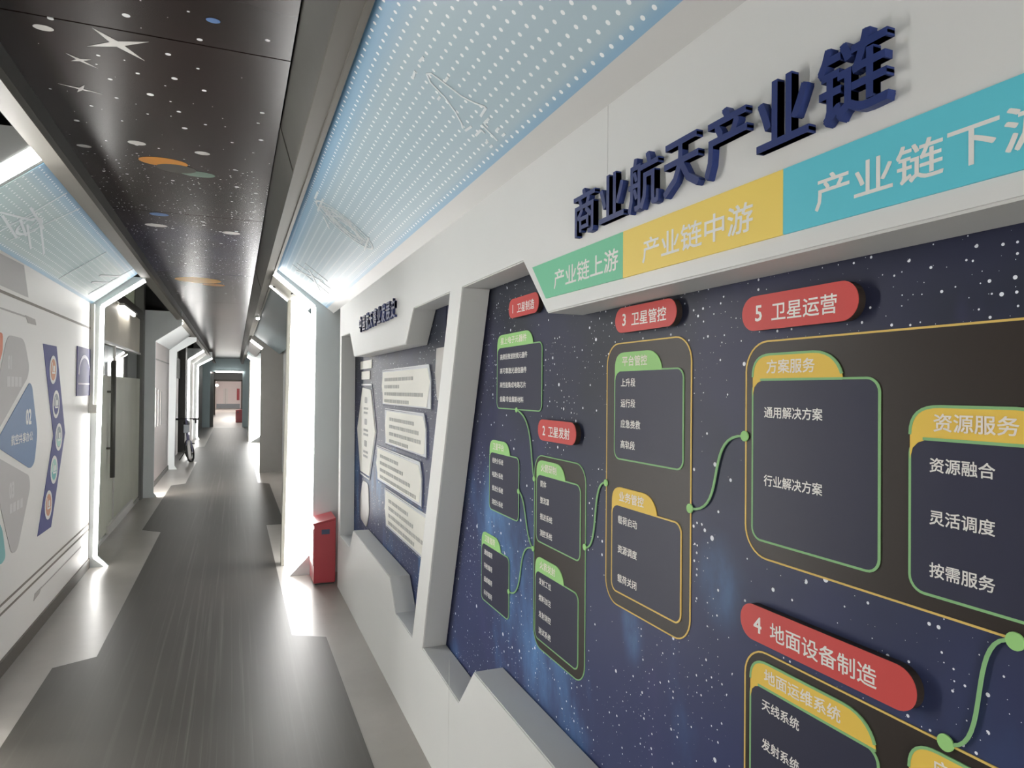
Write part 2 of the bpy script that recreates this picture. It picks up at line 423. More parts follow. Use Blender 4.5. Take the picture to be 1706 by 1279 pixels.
# dark sloping sides of the ceiling trough and the pale rails that carry the canopies
for k, (a, c) in enumerate(zip([-2.6, 0.75, 3.30, 5.0, 7.4, 12.0, 18.0], [0.75, 3.30, 5.0, 7.4, 12.0, 18.0, 30.0])):
    off = 0.004 if k % 2 else 0.0
    b = MB().prism([(0.178 + off, 2.815), (0.240 + off, 2.60), (0.252, 2.60), (0.19, 2.83)], across(0), a + 0.003, c - 0.003)
    struct(b.build('trim_1', M['dark']))
b = MB().prism([(-0.776, 2.815), (-0.718, 2.60), (-0.735, 2.60), (-0.79, 2.83)], across(0), -2.6, 30.0)
struct(b.build('trim_2', M['dark']))
b = MB().box(0.240, 0.316, -2.6, 30, 2.598, 2.64); b.box(0.300, 0.318, -2.6, 30, 2.585, 2.60)
struct(b.build('trim_3', M['rail']))
b = MB().box(-0.80, -0.718, -2.6, 30, 2.598, 2.64)
struct(b.build('trim_4', M['rail']))

# white cladding of the right wall with two shaped openings
op2 = [(5.56, 2.026), (5.13, 2.02), (4.93, 1.836), (3.345, 1.831), (3.19, 1.993), (2.59, 1.993), (3.15, 0.426), (3.515, 0.43), (3.66, 0.58), (4.89, 0.592), (5.03, 0.445), (5.53, 0.43)]
op1 = [(2.439, 1.99), (1.853, 1.988), (1.682, 1.817), (0.10, 1.817), (-0.07, 1.988), (-0.62, 1.99), (-1.12, 0.442), (-0.62, 0.427), (-0.45, 0.603), (2.266, 0.604), (2.433, 0.427), (2.97, 0.442)]
outer = [(-2.6, 0.0), (5.64, 0.0), (5.64, 2.262), (-2.6, 2.262)]
b = MB().prism(outer, on_right(0.90), 0.0, 0.11, holes=[op1, op2])
wall = b.build('wall_right', M['wall'], origin=(0.9, 0, 0)); struct(wall)
# the grey strips that line the openings
for op in (op1, op2):
    cx = sum(p[0] for p in op) / len(op); cz = sum(p[1] for p in op) / len(op)
    n = len(op); b = MB()
    area = sum(op[i][0] * op[(i + 1) % n][1] - op[(i + 1) % n][0] * op[i][1] for i in range(n))
    sg = 1 if area > 0 else -1
    inner = []
    for i in range(n):
        p, a, c = Vector(op[i]), Vector(op[i - 1]), Vector(op[(i + 1) % n])
        n1 = Vector((-(p - a).y, (p - a).x)).normalized() * sg; n2 = Vector((-(c - p).y, (c - p).x)).normalized() * sg
        q = p + (n1 + n2) * (0.004 / max(0.3, 1 + n1.dot(n2))); inner.append((q.x, q.y))
    b.prism(op, on_right(0.90), 0.0, 0.106, holes=[inner])
    struct(b.build('trim_5', M['reveal'], parent=wall))
b = MB().box(WX - 0.0006, WX + 0.001, 1.360, 1.3625, 2.10, 2.26); b.box(WX - 0.0006, WX + 0.001, 2.555, 2.5575, 0.0, 0.55)
struct(b.build('trim_6', M['joint'], parent=wall))
struct(MB().box(1.02, 1.10, -2.6, 60, 0, 3.15).build('wall_right_outer', M['mgrey']))
# wall behind the gap after the first portal
struct(MB().box(0.86, 0.90, 6.78, 13.74, 0, 2.34).build('wall_right_gap', M['mgrey']))
struct(MB().box(0.80, 0.86, 17.2, 21.45, 0, 2.34).build('wall_right_far', M['white2']))

# ---------------------------------------------------------------- printed star boards
def card(parent, y0, y1, z0, z1, tab_w, tab, line, title, rows, name, lead=0.0515, row0=None, tw=None):
    """folder-shaped card: navy body, coloured tab, thin coloured outline, lettering"""
    fn = on_right(PX); y0, y1 = max(y0, y1), min(y0, y1)
    o = MB().prism(rrect(y1, z0, y0, z1, 0.022), fn, 0.0015, 0.0030).build('info_card', M['navy'], parent)
    o['label'] = name
    # tab: round shoulder on the reading side, long falling curve on the other
    t = 0.046
    tp = [(y0, z1 - 0.03)] + bez((y0, z1 + 0.005), (y0, z1 + t * 0.75), (y0 - 0.016, z1 + t), (y0 - 0.045, z1 + t), 8)
    tp += bez((y0 - tab_w + 0.06, z1 + t), (y0 - tab_w + 0.02, z1 + t), (y0 - tab_w + 0.003, z1 + t * 0.45), (y0 - tab_w, z1), 8)
    tp += [(y0 - tab_w, z1 - 0.001), (y0 - 0.025, z1 - 0.001)] + [(y0 - 0.012, z1 - 0.006), (y0 - 0.004, z1 - 0.014)]
    MB().prism(tp, fn, 0.0016, 0.0036).build('card_tab', M[tab], o)
    b = MB().prism(rrect(y1 - 0.0022, z0 - 0.0022, y0 + 0.0022, z1 + 0.0022, 0.024), fn, 0.0016, 0.0034, holes=[rrect(y1 + 0.0016, z0 + 0.0016, y0 - 0.0016, z1 - 0.0016, 0.0205)])
    if tab == 'ytab' and line == 'gline':      # the yellow tabs here carry the green outline as well
        b.prism(ribbon(tp[1:-5], 0.0042), fn, 0.0017, 0.0042)
        b.prism(ribbon([(y0 - 0.02, z1), (y0 - tab_w, z1)], 0.0042), fn, 0.0017, 0.0042)
    b.build('card_border', M[line], o)
    MB_t = write(MB(), title, y0 - 0.036, z1 + 0.011, 0.0265, fn, w=0.0042, bold=0.013, stretch=1.07, width=tw)
    MB_t.build('lettering', M['cream'], o)['label'] = 'cream tab lettering reading ' + title
    z = row0 if row0 is not None else z1 - 0.043
    for r in rows:
        body, w = r if isinstance(r, tuple) else (r, None)
        b = write(MB(), body, y0 - 0.030, z, 0.0218, fn, w=0.0036, bold=0.013, stretch=1.03, width=w); z -= lead
        b.build('lettering', M['white'], o)['label'] = 'white lettering reading ' + body
    return o
def group_board(parent, y0, y1, z0, z1, line, name):
    fn = on_right(PX)
    o = MB().prism(rrect(y1, z0, y0, z1, 0.055, 8), fn, 0.0004, 0.0013).build('group_board', M['black'], parent)
    o['label'] = name
    MB().prism(rrect(y1 - 0.002, z0 - 0.002, y0 + 0.002, z1 + 0.002, 0.057, 8), fn, 0.0005, 0.0022, holes=[rrect(y1 + 0.0012, z0 + 0.0012, y0 - 0.0012, z1 - 0.0012, 0.0538, 8)]).build('board_border', M[line], o)
    return o
nodes = []
def link(parent, p, q, bend, r=0.0085):
    global nodes
    fn = on_right(PX); dy = q[0] - p[0]
    if bend == 'h': c = bez(p, (p[0] + dy * 0.75, p[1]), (q[0] - dy * 0.75, q[1]), q)
    elif bend == 'd': c = bez(p, (p[0] + dy * 0.55, p[1] - 0.01), (p[0] + dy * 0.45, q[1] + 0.02), q)
    else: c = bez(p, (q[0] + 0.01, p[1] - 0.02), (p[0] + dy * 0.75, q[1] + 0.08), q)
    MB().prism(ribbon(c, 0.0048), fn, 0.0022, 0.0046).build('connector_line', M['gline'], parent)
    for k, e in enumerate((p, q)):
        if e in nodes: continue
        nodes.append(e)
        MB().prism(disc(e[0], e[1], r), fn, 0.0023, 0.0050).build('connector_node', M['gtab'], parent)

bd = thing('display_board', (PX, 1.0, 0.35), 'dark blue starry chart board with coloured cards behind the nearest wall opening', 'display board', 'starry boards in the right wall')
MB().box(PX, PX + 0.03, -1.3, 3.02, 0.36, 2.07).build('printed_sky', M['board'], bd, origin=(PX, 0, 0))
card(bd, 2.352, 1.957, 1.535, 1.756, 0.325, 'gtab', 'gline', '星上电子元器件', [('高频段微波射频元器件', 0.25), ('高可靠激光通信器件', 0.245), ('高性能集成电路芯片', 0.24), ('金属/非金属新材料', 0.22)], 'green-tabbed card of four lines under the first red sign', 0.0507, 1.711, 0.238)
card(bd, 2.424, 2.138, 1.152, 1.368, 0.203, 'gtab', 'gline', '卫星平台', ['结构分系统', '电源分系统', '推进分系统', '测控分系统'], 'green-tabbed card of four lines, middle of the far column', 0.0515, 1.328)
card(bd, 2.504, 2.220, 0.790, 1.008, 0.203, 'gtab', 'gline', '卫星载荷', ['通信载荷', '导航载荷', '遥感载荷', '科学载荷'], 'green-tabbed card of four lines, lowest of the far column', 0.0518, 0.967)
group_board(bd, 2.008, 1.663, 0.785, 1.394, 'gline', 'tall black board with thin green outline under the second red sign')
card(bd, 1.990, 1.692, 1.121, 1.334, 0.203, 'gtab', 'gline', '火箭研制', ['箭体', '整流罩', '推进系统', '测控系统'], 'green-tabbed card with two short and two longer lines', 0.0515, 1.296)
card(bd, 1.994, 1.701, 0.812, 1.027, 0.203, 'gtab', 'gline', '火箭发射', ['发射工位', '燃料加注', '发射测控', '测试系统'], 'green-tabbed card at the foot of the green-outlined black board', 0.0518, 0.988)
group_board(bd, 1.550, 1.197, 1.060, 1.721, 'yline', 'tall black board with yellow outline under the third red sign')
card(bd, 1.509, 1.223, 1.430, 1.652, 0.206, 'gtab', 'gline', '平台管控', ['上升段', '运行段', '应急挽救', '高轨段'], 'green-tabbed card of four lines in the yellow-outlined tall board', 0.0515, 1.612)
card(bd, 1.519, 1.228, 1.094, 1.313, 0.200, 'ytab', 'yline', '业务管控', ['载荷启动', '资源调度', '载荷关闭'], 'yellow-tabbed card of three lines', 0.0735, 1.267)
group_board(bd, 1.028, 0.375, 1.296, 1.694, 'yline', 'wide black board with yellow outline under the fifth red sign')
card(bd, 1.009, 0.739, 1.328, 1.624, 0.203, 'ytab', 'gline', '方案服务', ['通用解决方案', '行业解决方案'], 'yellow-tabbed card of two widely spaced lines', 0.1245, 1.554)
card(bd, 0.688, 0.412, 1.320, 1.537, 0.203, 'ytab', 'gline', '资源服务', ['资源融合', '灵活调度', '按需服务'], 'yellow-tabbed card of three lines beside the one of two', 0.0728, 1.491)
group_board(bd, 1.027, 0.375, 0.655, 1.124, 'yline', 'black board with yellow outline under the fourth red sign')
card(bd, 1.011, 0.739, 0.700, 1.061, 0.268, 'ytab', 'gline', '地面运维系统', ['天线系统', '发射系统', '接收系统'], 'yellow-tabbed card under the fourth red sign', 0.0710, 1.020)
card(bd, 0.688, 0.412, 0.700, 1.061, 0.203, 'ytab', 'gline', '应用终端', ['终端设备'], 'yellow-tabbed card cut by the lower corner', 0.0710, 1.020)
link(bd, (2.162, 1.533), (2.009, 1.315), 's'); link(bd, (2.138, 1.256), (2.012, 1.088), 'd'); link(bd, (2.220, 0.892), (2.012, 1.088), 'h')
link(bd, (1.663, 1.169), (1.550, 1.361), 'h', 0.009); link(bd, (1.197, 1.352), (1.030, 1.517), 'h', 0.010); link(bd, (0.545, 1.294), (0.634, 1.126), 'h', 0.0115)

bd2 = thing('display_board', (PX, 4.1, 0.40), 'dark blue starry board with cream caption plates behind the farther wall opening', 'display board', 'starry boards in the right wall')
MB().box(PX, PX + 0.03, 3.03, 5.62, 0.36, 2.10).build('printed_sky', M['board'], bd2, origin=(PX, 0, 0.1))
fn2 = on_right(PX)
def ink_rows(b, y0, z, widths, h=0.02, lead=0.045, w=0.0075):
    for wd in widths:
        y = y0
        while y > y0 - wd:
            s = 0.026 * random.choice((1, 1, 1, 2, 2.4))
            b.prism([(y, z), (y, z + h), (y - s * 0.82, z + h), (y - s * 0.82, z)], fn2, w - 0.002, w); y -= s + 0.006
        z -= lead
for poly, line, rows, yx, zx in (
    ([(4.44, 1.71), (3.33, 1.71), (3.28, 1.64), (3.335, 1.512), (4.41, 1.512), (4.47, 1.62)], [(4.46, 1.722), (3.31, 1.724), (3.262, 1.65), (3.262, 1.500), (4.44, 1.500)], (0.75, 0.42, 0.96, 0.66), 4.38, 1.652),
    ([(4.31, 1.462), (3.41, 1.462), (3.36, 1.40), (3.375, 1.275), (3.42, 1.265), (4.31, 1.265), (4.36, 1.37)], [(4.37, 1.474), (3.395, 1.474), (3.345, 1.40), (3.338, 1.252), (4.34, 1.252)], (0.60, 0.72, 0.74, 0.5), 4.22, 1.405),
    ([(4.58, 1.202), (3.49, 1.202), (3.43, 1.13), (3.47, 1.008), (4.57, 1.008), (4.635, 1.10)], [(4.625, 1.216), (3.465, 1.218), (3.42, 1.14), (3.425, 0.990), (4.585, 0.990)], (0.50, 0.66, 0.80, 0.95), 4.50, 1.150),
    ([(4.31, 0.952), (3.20, 0.952), (3.15, 0.88), (3.20, 0.748), (4.28, 0.748), (4.34, 0.84)], [(4.35, 0.966), (3.18, 0.966), (3.14, 0.90), (3.16, 0.730), (4.30, 0.730)], (0.50, 0.62, 0.90, 0.66), 4.22, 0.895)):
    o = MB().prism(poly, fn2, 0.001, 0.006).build('caption_plate', M['caption'], bd2)
    MB().prism(ribbon(line + [line[0]], 0.010), fn2, 0.001, 0.005).build('outline_strip', M['silver'], o)
    b = MB(); ink_rows(b, yx, zx, rows); b.build('print_rows', M['ink'], o)
for y0, y1, z0, z1 in ((5.30, 4.84, 1.752, 1.812), (5.248, 4.91, 1.673, 1.734)):
    MB().box(PX - 0.006, PX - 0.001, y1, y0, z0, z1).build('caption_plate', M['caption'], bd2)
hexp = [(5.20, 1.612), (4.87, 1.596), (4.69, 1.305), (4.90, 0.975), (5.26, 0.975), (5.42, 1.29)]
o = MB().prism(hexp, fn2, 0.001, 0.006).build('caption_plate', M['caption'], bd2); o['label'] = 'tall six-sided cream caption plate'
MB().prism(ribbon([(5.25, 1.634), (4.84, 1.633), (4.655, 1.31), (4.885, 0.955), (5.27, 0.957)], 0.012), fn2, 0.001, 0.005).build('outline_strip', M['silver'], o)
b = MB()
for z in (1.52, 1.36, 1.20):
    b.prism(rrect(5.09, z - 0.022, 5.00, z + 0.022, 0.012), fn2, 0.0055, 0.0078)
    ink_rows(b, 5.13, z - 0.07, (0.17, 0.15), 0.016, 0.032)
b.build('print_rows', M['ink'], o)
MB().prism(fillet([(5.15, 0.918), (4.93, 0.918), (4.875, 0.72), (4.98, 0.59), (5.25, 0.62), (5.27, 0.76)], 0.05), fn2, 0.001, 0.005).build('photo_print', M['photo'], bd2)
MB().prism([(3.17, 1.80), (3.03, 1.80), (3.03, 1.55), (3.15, 1.55), (3.19, 1.68)], fn2, 0.001, 0.005).build('photo_print', M['photo'], bd2)

# red number signs, raised off the board
for num, txt, y0, y1, z0, z1, where in (
        ('1', '卫星制造', 2.205, 1.953, 1.850, 1.916, 'half hidden by the slanted wall edge'), ('2', '卫星发射', 1.950, 1.693, 1.446, 1.511, 'above the green-outlined black board'),
        ('3', '卫星管控', 1.485, 1.229, 1.745, 1.807, 'under the white wall edge'), ('5', '卫星运营', 1.022, 0.764, 1.714, 1.778, 'above the wide black board'),
        ('4', '地面设备制造', 1.022, 0.666, 1.146, 1.211, 'widest of the red signs')):
    t = thing('number_sign', (PX - 0.02, (y0 + y1) / 2, z0), 'rounded red sign plate reading %s %s, %s' % (num, txt, where), 'sign', 'red number signs on the starry board')
    f = on_right(PX)
    MB().prism(rrect(y1, z0, y0, z1, 0.0315, 8), f, 0.0165, 0.018).build('sign_plate', M['red'], t)
    MB().prism(rrect(y1 + 0.0006, z0 + 0.0006, y0 - 0.0006, z1 - 0.0006, 0.031, 8), f, 0.0012, 0.0165).build('spacer', M['black'], t)
    write(MB(), num, y0 - 0.035, z0 + 0.0165, 0.041, f, w=0.0184, bold=0.015).build('numeral', M['white'], t)
    write(MB(), txt, y0 - 0.076, z0 + 0.0140, 0.0345, f, w=0.0184, bold=0.010, stretch=1.055).build('lettering', M['white'], t)['label'] = 'white lettering'

# the three colour bands under the title
f = on_right(WX)
for col, pts, txt, ys_, zb, nm in (
        ('bgreen', [(1.777, 1.953), (1.2855, 1.951), (1.2855, 1.849), (1.684, 1.853)], '产业链上游', 1.632, 1.8705, 'green wall band, first of three, reading 产业链上游'),
        ('byellow', [(1.285, 1.951), (0.8155, 1.948), (0.8155, 1.846), (1.285, 1.849)], '产业链中游', 1.208, 1.867, 'yellow wall band between green and cyan, reading 产业链中游'),
        ('bcyan', [(0.815, 1.948), (0.02, 1.948), (0.11, 1.842), (0.815, 1.846)], '产业链下游', 0.752, 1.865, 'cyan wall band reading 产业链下游, cut by the frame')):
    t = thing('title_band', (WX, (pts[0][0] + pts[1][0]) / 2, 1.845), nm, 'sign', 'colour bands below the title')
    MB().prism(pts, f, 0.0002, 0.004).build('band_plate', M[col], t)
    write(MB(), txt, ys_, zb, 0.0535, f, w=0.0044, bold=0.010, stretch=1.235).build('lettering', M['white'], t)['label'] = 'white lettering'

# raised characters, each fixed to the wall on its own
def raised(txt, y_first, adv, z_bot, em, material, where, group):
    for k, ch in enumerate(txt):
        vs, fs = glyphs(ch, 0.014, 0.06); z0 = -0.085
        b = MB(); y = y_first - k * adv
        b.add([(WX - 0.0072 - v[2] * em, y - (v[0] - 0.03) * em, z_bot + (v[1] - z0) * em) for v in vs], fs)
        o = b.build('raised_character', material, origin=(WX, y - em / 2, z_bot))
        tag(o, 'dark blue raised character %s, %s of the %s title' % (ch, ('first', 'second', 'third', 'fourth', 'fifth', 'sixth', 'seventh', 'eighth', 'ninth')[k], where), 'letter', group)
raised('商业航天产业链', 1.504, 0.1279, 1.979, 0.118, M['title'], 'large near wall', 'raised title above the colour bands')
raised('中国航天事业发展史', 4.655, 0.1265, 1.984, 0.110, M['title2'], 'smaller far wall', 'raised title above the farther opening')

# ---------------------------------------------------------------- sloping printed canopies
def canopy(name, fn, ya, yb, b0, b1, material, label, group, th=0.02):
    t = thing(name, fn((ya + yb) / 2, (b0 + b1) / 2, 0), label, 'canopy panel', group)
    b = MB(); b.add([fn(y, x, w) for w in (0, -th) for (y, x) in ((ya, b0), (yb, b0), (yb, b1), (ya, b1))],
                    [(0, 1, 2, 3), (4, 5, 6, 7), (0, 1, 5, 4), (1, 2, 6, 5), (2, 3, 7, 6), (3, 0, 4, 7)])
    b.build('printed_sheet', material, t, origin=(0, 0, 0))
    return t
def draw(t, fn, lines, w=0.006, name='line_drawing'):
    b = MB()
    for l in lines: b.prism(ribbon(l, w), fn, 0.0005, 0.0022)
    b.build(name, M['drawing'], t)
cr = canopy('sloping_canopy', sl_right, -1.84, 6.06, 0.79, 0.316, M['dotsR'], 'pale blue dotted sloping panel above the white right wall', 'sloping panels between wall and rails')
# shuttle drawing: a = Y, b = X
up = [(1.846, 0.489), (1.825, 0.497), (1.814, 0.53), (1.799, 0.577), (1.775, 0.608), (1.750, 0.630)]
lo = [(1.846, 0.489), (1.866, 0.505), (1.871, 0.55), (1.891, 0.588), (1.915, 0.615), (1.932, 0.624)]
draw(cr, sl_right, [up, lo], 0.0055)
ex = [[(1.750, 0.632), (1.806, 0.636)], [(1.885, 0.636), (1.932, 0.632)], [(1.79, 0.465), (1.824, 0.462)], [(1.916, 0.467), (1.88, 0.464)],
      [(1.78, 0.652), (1.82, 0.652)], [(1.82, 0.652), (1.82, 0.664)], [(1.86, 0.657), (1.909, 0.657)], [(1.86, 0.657), (1.86, 0.668)], [(1.78, 0.682), (1.80, 0.682)], [(1.78, 0.70), (1.80, 0.70)],
      [(1.88, 0.686), (1.90, 0.686)], [(1.88, 0.70), (1.90, 0.70)], [(1.835, 0.65), (1.84, 0.70)], [(1.775, 0.53), (1.80, 0.53)], [(1.885, 0.54), (1.91, 0.54)]]
for l in ex: draw(cr, sl_right, [l], 0.006)
ell = [[(3.62 + 0.125 * math.cos(t), 0.525 + 0.145 * math.sin(t)) for t in [2 * math.pi * k / 36 for k in range(37)]]]
inn = []
for _ in range(34):
    a, c = random.uniform(0, 6.28), random.uniform(0, 6.28); q = random.uniform(0.4, 1.0)
    inn.append([(3.62 + 0.11 * q * math.cos(a), 0.525 + 0.13 * math.sin(a)), (3.62 + 0.11 * math.cos(c), 0.525 + 0.13 * q * math.sin(c))])
inn += [[(3.50, 0.40), (3.74, 0.40)], [(3.50, 0.63), (3.74, 0.65)], [(3.46, 0.37), (3.60, 0.37)], [(3.75, 0.43), (3.88, 0.48)]]
draw(cr, sl_right, ell, 0.009); draw(cr, sl_right, inn, 0.008)
draw(cr, sl_right, [[(5.3, 0.42), (5.25, 0.66)], [(5.55, 0.44), (5.2, 0.60)], [(5.6, 0.62), (5.2, 0.50)], [(5.1, 0.46), (5.1, 0.62)], [(5.45, 0.40), (5.45, 0.68)]], 0.016)
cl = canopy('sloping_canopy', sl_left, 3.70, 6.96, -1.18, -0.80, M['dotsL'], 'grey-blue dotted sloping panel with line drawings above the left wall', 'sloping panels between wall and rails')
sat = [[(4.19, -0.83), (4.18, -1.116)], [(4.52, -0.833), (4.37, -1.125)], [(4.32, -0.975), (4.36, -1.04)], [(4.33, -0.98), (4.91, -1.088)], [(4.30, -1.03), (4.69, -1.104)], [(4.0, -1.06), (4.40, -1.10)],
       [(3.95, -1.055), (4.30, -1.0)], [(4.17, -1.03), (4.45, -1.07)], [(4.25, -0.95), (4.15, -1.09)], [(4.1, -0.97), (4.5, -1.0)]]
draw(cl, sl_left, sat, 0.010)
draw(cl, sl_left, [[(5.69, -0.88), (5.61, -1.15)], [(6.66, -0.83), (6.555, -1.135)], [(5.67, -0.95), (5.64, -1.05)], [(6.2, -1.0), (6.63, -0.92)], [(6.25, -1.06), (6.6, -1.0)]], 0.015)
draw(cl, sl_left, [[(4.34 + 0.10 * math.cos(t), -1.03 + 0.05 * math.sin(t)) for t in [2 * math.pi * k / 30 for k in range(31)]]], 0.014)
canopy('sloping_canopy', sl_right, 6.80, 13.74, 0.79, 0.316, M['teal'], 'dark grey-blue sloping panel past the first right portal', 'sloping panels between wall and rails')
canopy('sloping_canopy', sl_right, 17.25, 21.46, 0.79, 0.316, M['paleteal'], 'pale teal sloping panel before the last right portal', 'sloping panels between wall and rails')
canopy('sloping_canopy', sl_left, 11.19, 14.76, -1.18, -0.80, M['frame'], 'grey-blue sloping panel above the second left wall', 'sloping panels between wall and rails')
canopy('sloping_canopy', sl_left, 19.86, 23.18, -1.18, -0.80, M['white2'], 'white sloping panel above the last left wall', 'sloping panels between wall and rails')

# ---------------------------------------------------------------- light portals
def portal(side, y0, depth, label, pts, led='all', face='frame', ext=None, led_w=0.034, backled=False, top=2.72, lamp='led'):
    """half of an eight-sided gateway; pts = inner outline (|X|, Z) from the floor up"""
    S = side; ox = ext or 1.01
    xm = (abs(pts[0][0]) + ox) / 2
    t = thing('light_portal', (S * xm, y0, 0), label, 'light portal', 'lit gateways along the corridor')
    P = [(S * x, z) for x, z in pts]
    poly = P + [(P[-1][0], top), (S * ox, top), (S * ox, 0.0)]
    MB().prism(poly, across(y0), 0.0, 0.05).build('frame_board', M[face], t)
    def strip(line, ya, yb, nm, wd):
        b = MB()
        for (p, q) in zip(line, line[1:]):
            p, q = Vector(p), Vector(q); d = (q - p).normalized(); n = Vector((-d.y, d.x))
            if n.x * S < 0: n = -n
            e = d * (wd * 0.20); lip = 0.012 if yb > y0 + 0.03 and not backled else -0.002
            a0, a1 = p - e * (p.y > 0.02), q + e
            vs = []
            for y in (ya, yb):
                for c in (a0 + n * lip, a1 + n * lip, a1 + n * wd, a0 + n * wd): vs.append((c.x, y, max(c.y, 0.002)))
            b.add(vs, [(0, 1, 2, 3), (4, 5, 6, 7), (0, 1, 5, 4), (1, 2, 6, 5), (2, 3, 7, 6), (3, 0, 4, 7)])
        return b.build(nm, M[lamp], t)
    line = P if led == 'all' else P[-2:]
    if led == 'rear': strip(P, y0 + 0.050, y0 + 0.070, 'light_strip', led_w)
    elif led != 'none': strip(line, y0 - 0.0015, y0 + 0.012, 'light_strip', led_w)
    if backled:
        y2 = y0 + depth; d0, d1 = P[-2], P[-1]
        MB().prism([d0, d1, (d1[0], d1[1] + 0.11), (d0[0] + S * 0.06, d0[1] + 0.10)], across(y2), 0.0, 0.04).build('rear_frame', M['beige'], t)
        strip([d0, d1], y2 - 0.0015, y2 + 0.010, 'light_strip', 0.030)
        b = MB(); vs = []
        for y in (y0 + 0.05, y2):
            for (x, z) in (d0, d1, (d1[0], d1[1] + 0.02), (d0[0], d0[1] + 0.02)): vs.append((x, y, z + 0.012))
        b.add(vs, [(0, 1, 2, 3), (4, 5, 6, 7), (0, 1, 5, 4), (1, 2, 6, 5), (2, 3, 7, 6), (3, 0, 4, 7)])
        b.build('soffit', M['beige'], t)
        for yy, xx in ((y0 + 0.16, 0.46), (y0 + 0.55, 0.33)):
            z = d0[1] + (abs(d0[0]) - xx) * (d1[1] - d0[1]) / (abs(d0[0]) - abs(d1[0])) + 0.004
            MB().tube([(S * xx, yy, z - 0.004), (S * xx, yy, z + 0.012)], 0.012, 8).build('bolt', M['dsteel'], t)
    elif depth:
        b = MB()
        for (p, q) in zip(P[1:], P[2:]):
            b.prism([p, q, (q[0], q[1] + 0.03), (p[0] + S * 0.03, p[1] + 0.015)], across(y0), 0.05, depth)
        b.build('soffit', M['white2'], t)
    return t
R1 = [(0.423, 0.0), (0.600, 0.205), (0.610, 2.300), (0.297, 2.556)]
Lp = [(1.030, 0.0), (1.115, 0.095), (1.085, 2.312), (0.765, 2.558)]
portal(1, 6.08, 0.67, 'grey right portal with white light edge, beside the near red box', R1, backled=True)
portal(-1, 6.975, 0.0, 'left portal with thin glowing edge before the glass door', Lp, ext=1.20, led_w=0.030, top=2.6)
portal(1, 13.75, 3.4, 'second right portal, plain grey with light only on its slope', [(0.456, 0.0), (0.456, 2.34), (0.268, 2.485)], led='slope', face='dark', led_w=0.045)
portal(1, 21.50, 0.67, 'last right portal, glowing before the far opening', [(0.40, 0.0), (0.66, 0.20), (0.684, 2.28), (0.346, 2.54)], backled=True, led_w=0.05)
portal(-1, 11.10, 0.0, 'grey left portal just past the glass door', [(1.03, 0.0), (1.075, 0.07), (1.073, 2.275), (0.73, 2.525)], led='rear', ext=1.30, led_w=0.12, lamp='led_wide')  # hidden rear strip added to brighten the second left wall
portal(-1, 14.80, 0.0, 'grey left portal just before the bicycle', [(1.03, 0.0), (1.075, 0.07), (1.06, 2.295), (0.71, 2.52)], led='none', ext=1.30, top=2.6)
portal(-1, 19.80, 0.0, 'left portal with glowing edge behind the bicycle', [(1.02, 0.0), (1.10, 0.09), (1.10, 2.32), (0.765, 2.558)], ext=1.30, led_w=0.05, top=2.64)
portal(-1, 23.2, 0.0, 'farthest left portal, pale grey with a glowing edge', [(1.0, 0.0), (1.05, 0.07), (1.04, 2.28), (0.66, 2.50)], ext=1.30, led_w=0.04)
# near end of the left section: only its slope shows, top left
portal(-1, 3.64, 0.0, 'near left portal, its sloping light bar in the upper left corner', [(1.06, 0.0), (1.17, 0.10), (1.17, 2.345), (0.825, 2.628)], led_w=0.060, ext=1.26, top=2.76, lamp='led_wide', face='mgrey')
# gateway behind the viewer on both sides
portal(1, -1.9, 0.0, 'right portal behind the viewer', R1); portal(-1, -1.9, 0.0, 'left portal behind the viewer', Lp, ext=1.30)

# upright white panels behind the right portals, glow put into their face material
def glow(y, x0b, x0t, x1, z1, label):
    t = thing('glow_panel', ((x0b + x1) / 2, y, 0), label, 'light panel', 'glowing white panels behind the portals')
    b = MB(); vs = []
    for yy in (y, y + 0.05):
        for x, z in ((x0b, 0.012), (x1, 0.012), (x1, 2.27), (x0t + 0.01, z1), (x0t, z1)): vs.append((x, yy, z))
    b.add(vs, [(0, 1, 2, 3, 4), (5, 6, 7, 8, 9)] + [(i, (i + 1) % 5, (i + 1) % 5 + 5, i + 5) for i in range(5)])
    b.build('emissive_face', M['glow'], t)
    b = MB(); vs = []
    for yy in (y - 0.004, y + 0.09):
        for x, z in ((x0b - 0.030, 0.0), (x0b - 0.001, 0.0), (x0t - 0.001, z1 - 0.01), (x0t - 0.030, z1 - 0.01)): vs.append((x, yy, z))
    b.add(vs, [(0, 1, 2, 3), (4, 5, 6, 7), (0, 1, 5, 4), (1, 2, 6, 5), (2, 3, 7, 6), (3, 0, 4, 7)])
    b.build('side_trim', M['beige'], t)
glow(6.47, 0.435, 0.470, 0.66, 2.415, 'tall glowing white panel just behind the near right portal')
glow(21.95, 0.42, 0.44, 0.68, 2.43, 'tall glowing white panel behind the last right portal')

# ---------------------------------------------------------------- left side
struct(MB().prism([(-1.30, 0), (-0.75, 0), (-0.75, 2.2), (0.35, 2.2), (0.35, 0), (1.02, 0), (1.02, 3.15), (-1.30, 3.15)], across(-2.6), -0.1, 0).build('wall_back_baffle', M['white2']))  # unseen end wall added to cut world light from behind the viewer
LX = -1.18
lw = struct(MB().box(LX - 0.05, LX, 3.69, 6.97, 0.0, 2.345).build('wall_left', M['leftwall'], origin=(LX, 0, 0)))
struct(MB().box(LX, LX + 0.012, 3.69, 6.97, 0.0, 0.085).build('baseboard_left', M['skirt']))
fl = on_left(LX)
g = thing('wall_graphic', (LX, 4.9, 0.2), 'printed wall graphic of petals, badges and stripes on the cream left wall', 'wall graphic')
def petal(pts, m_, label, r=0.07):
    o = MB().prism(fillet(pts, r), fl, 0.0002, 0.003).build('petal', M[m_], g); o['label'] = label; return o
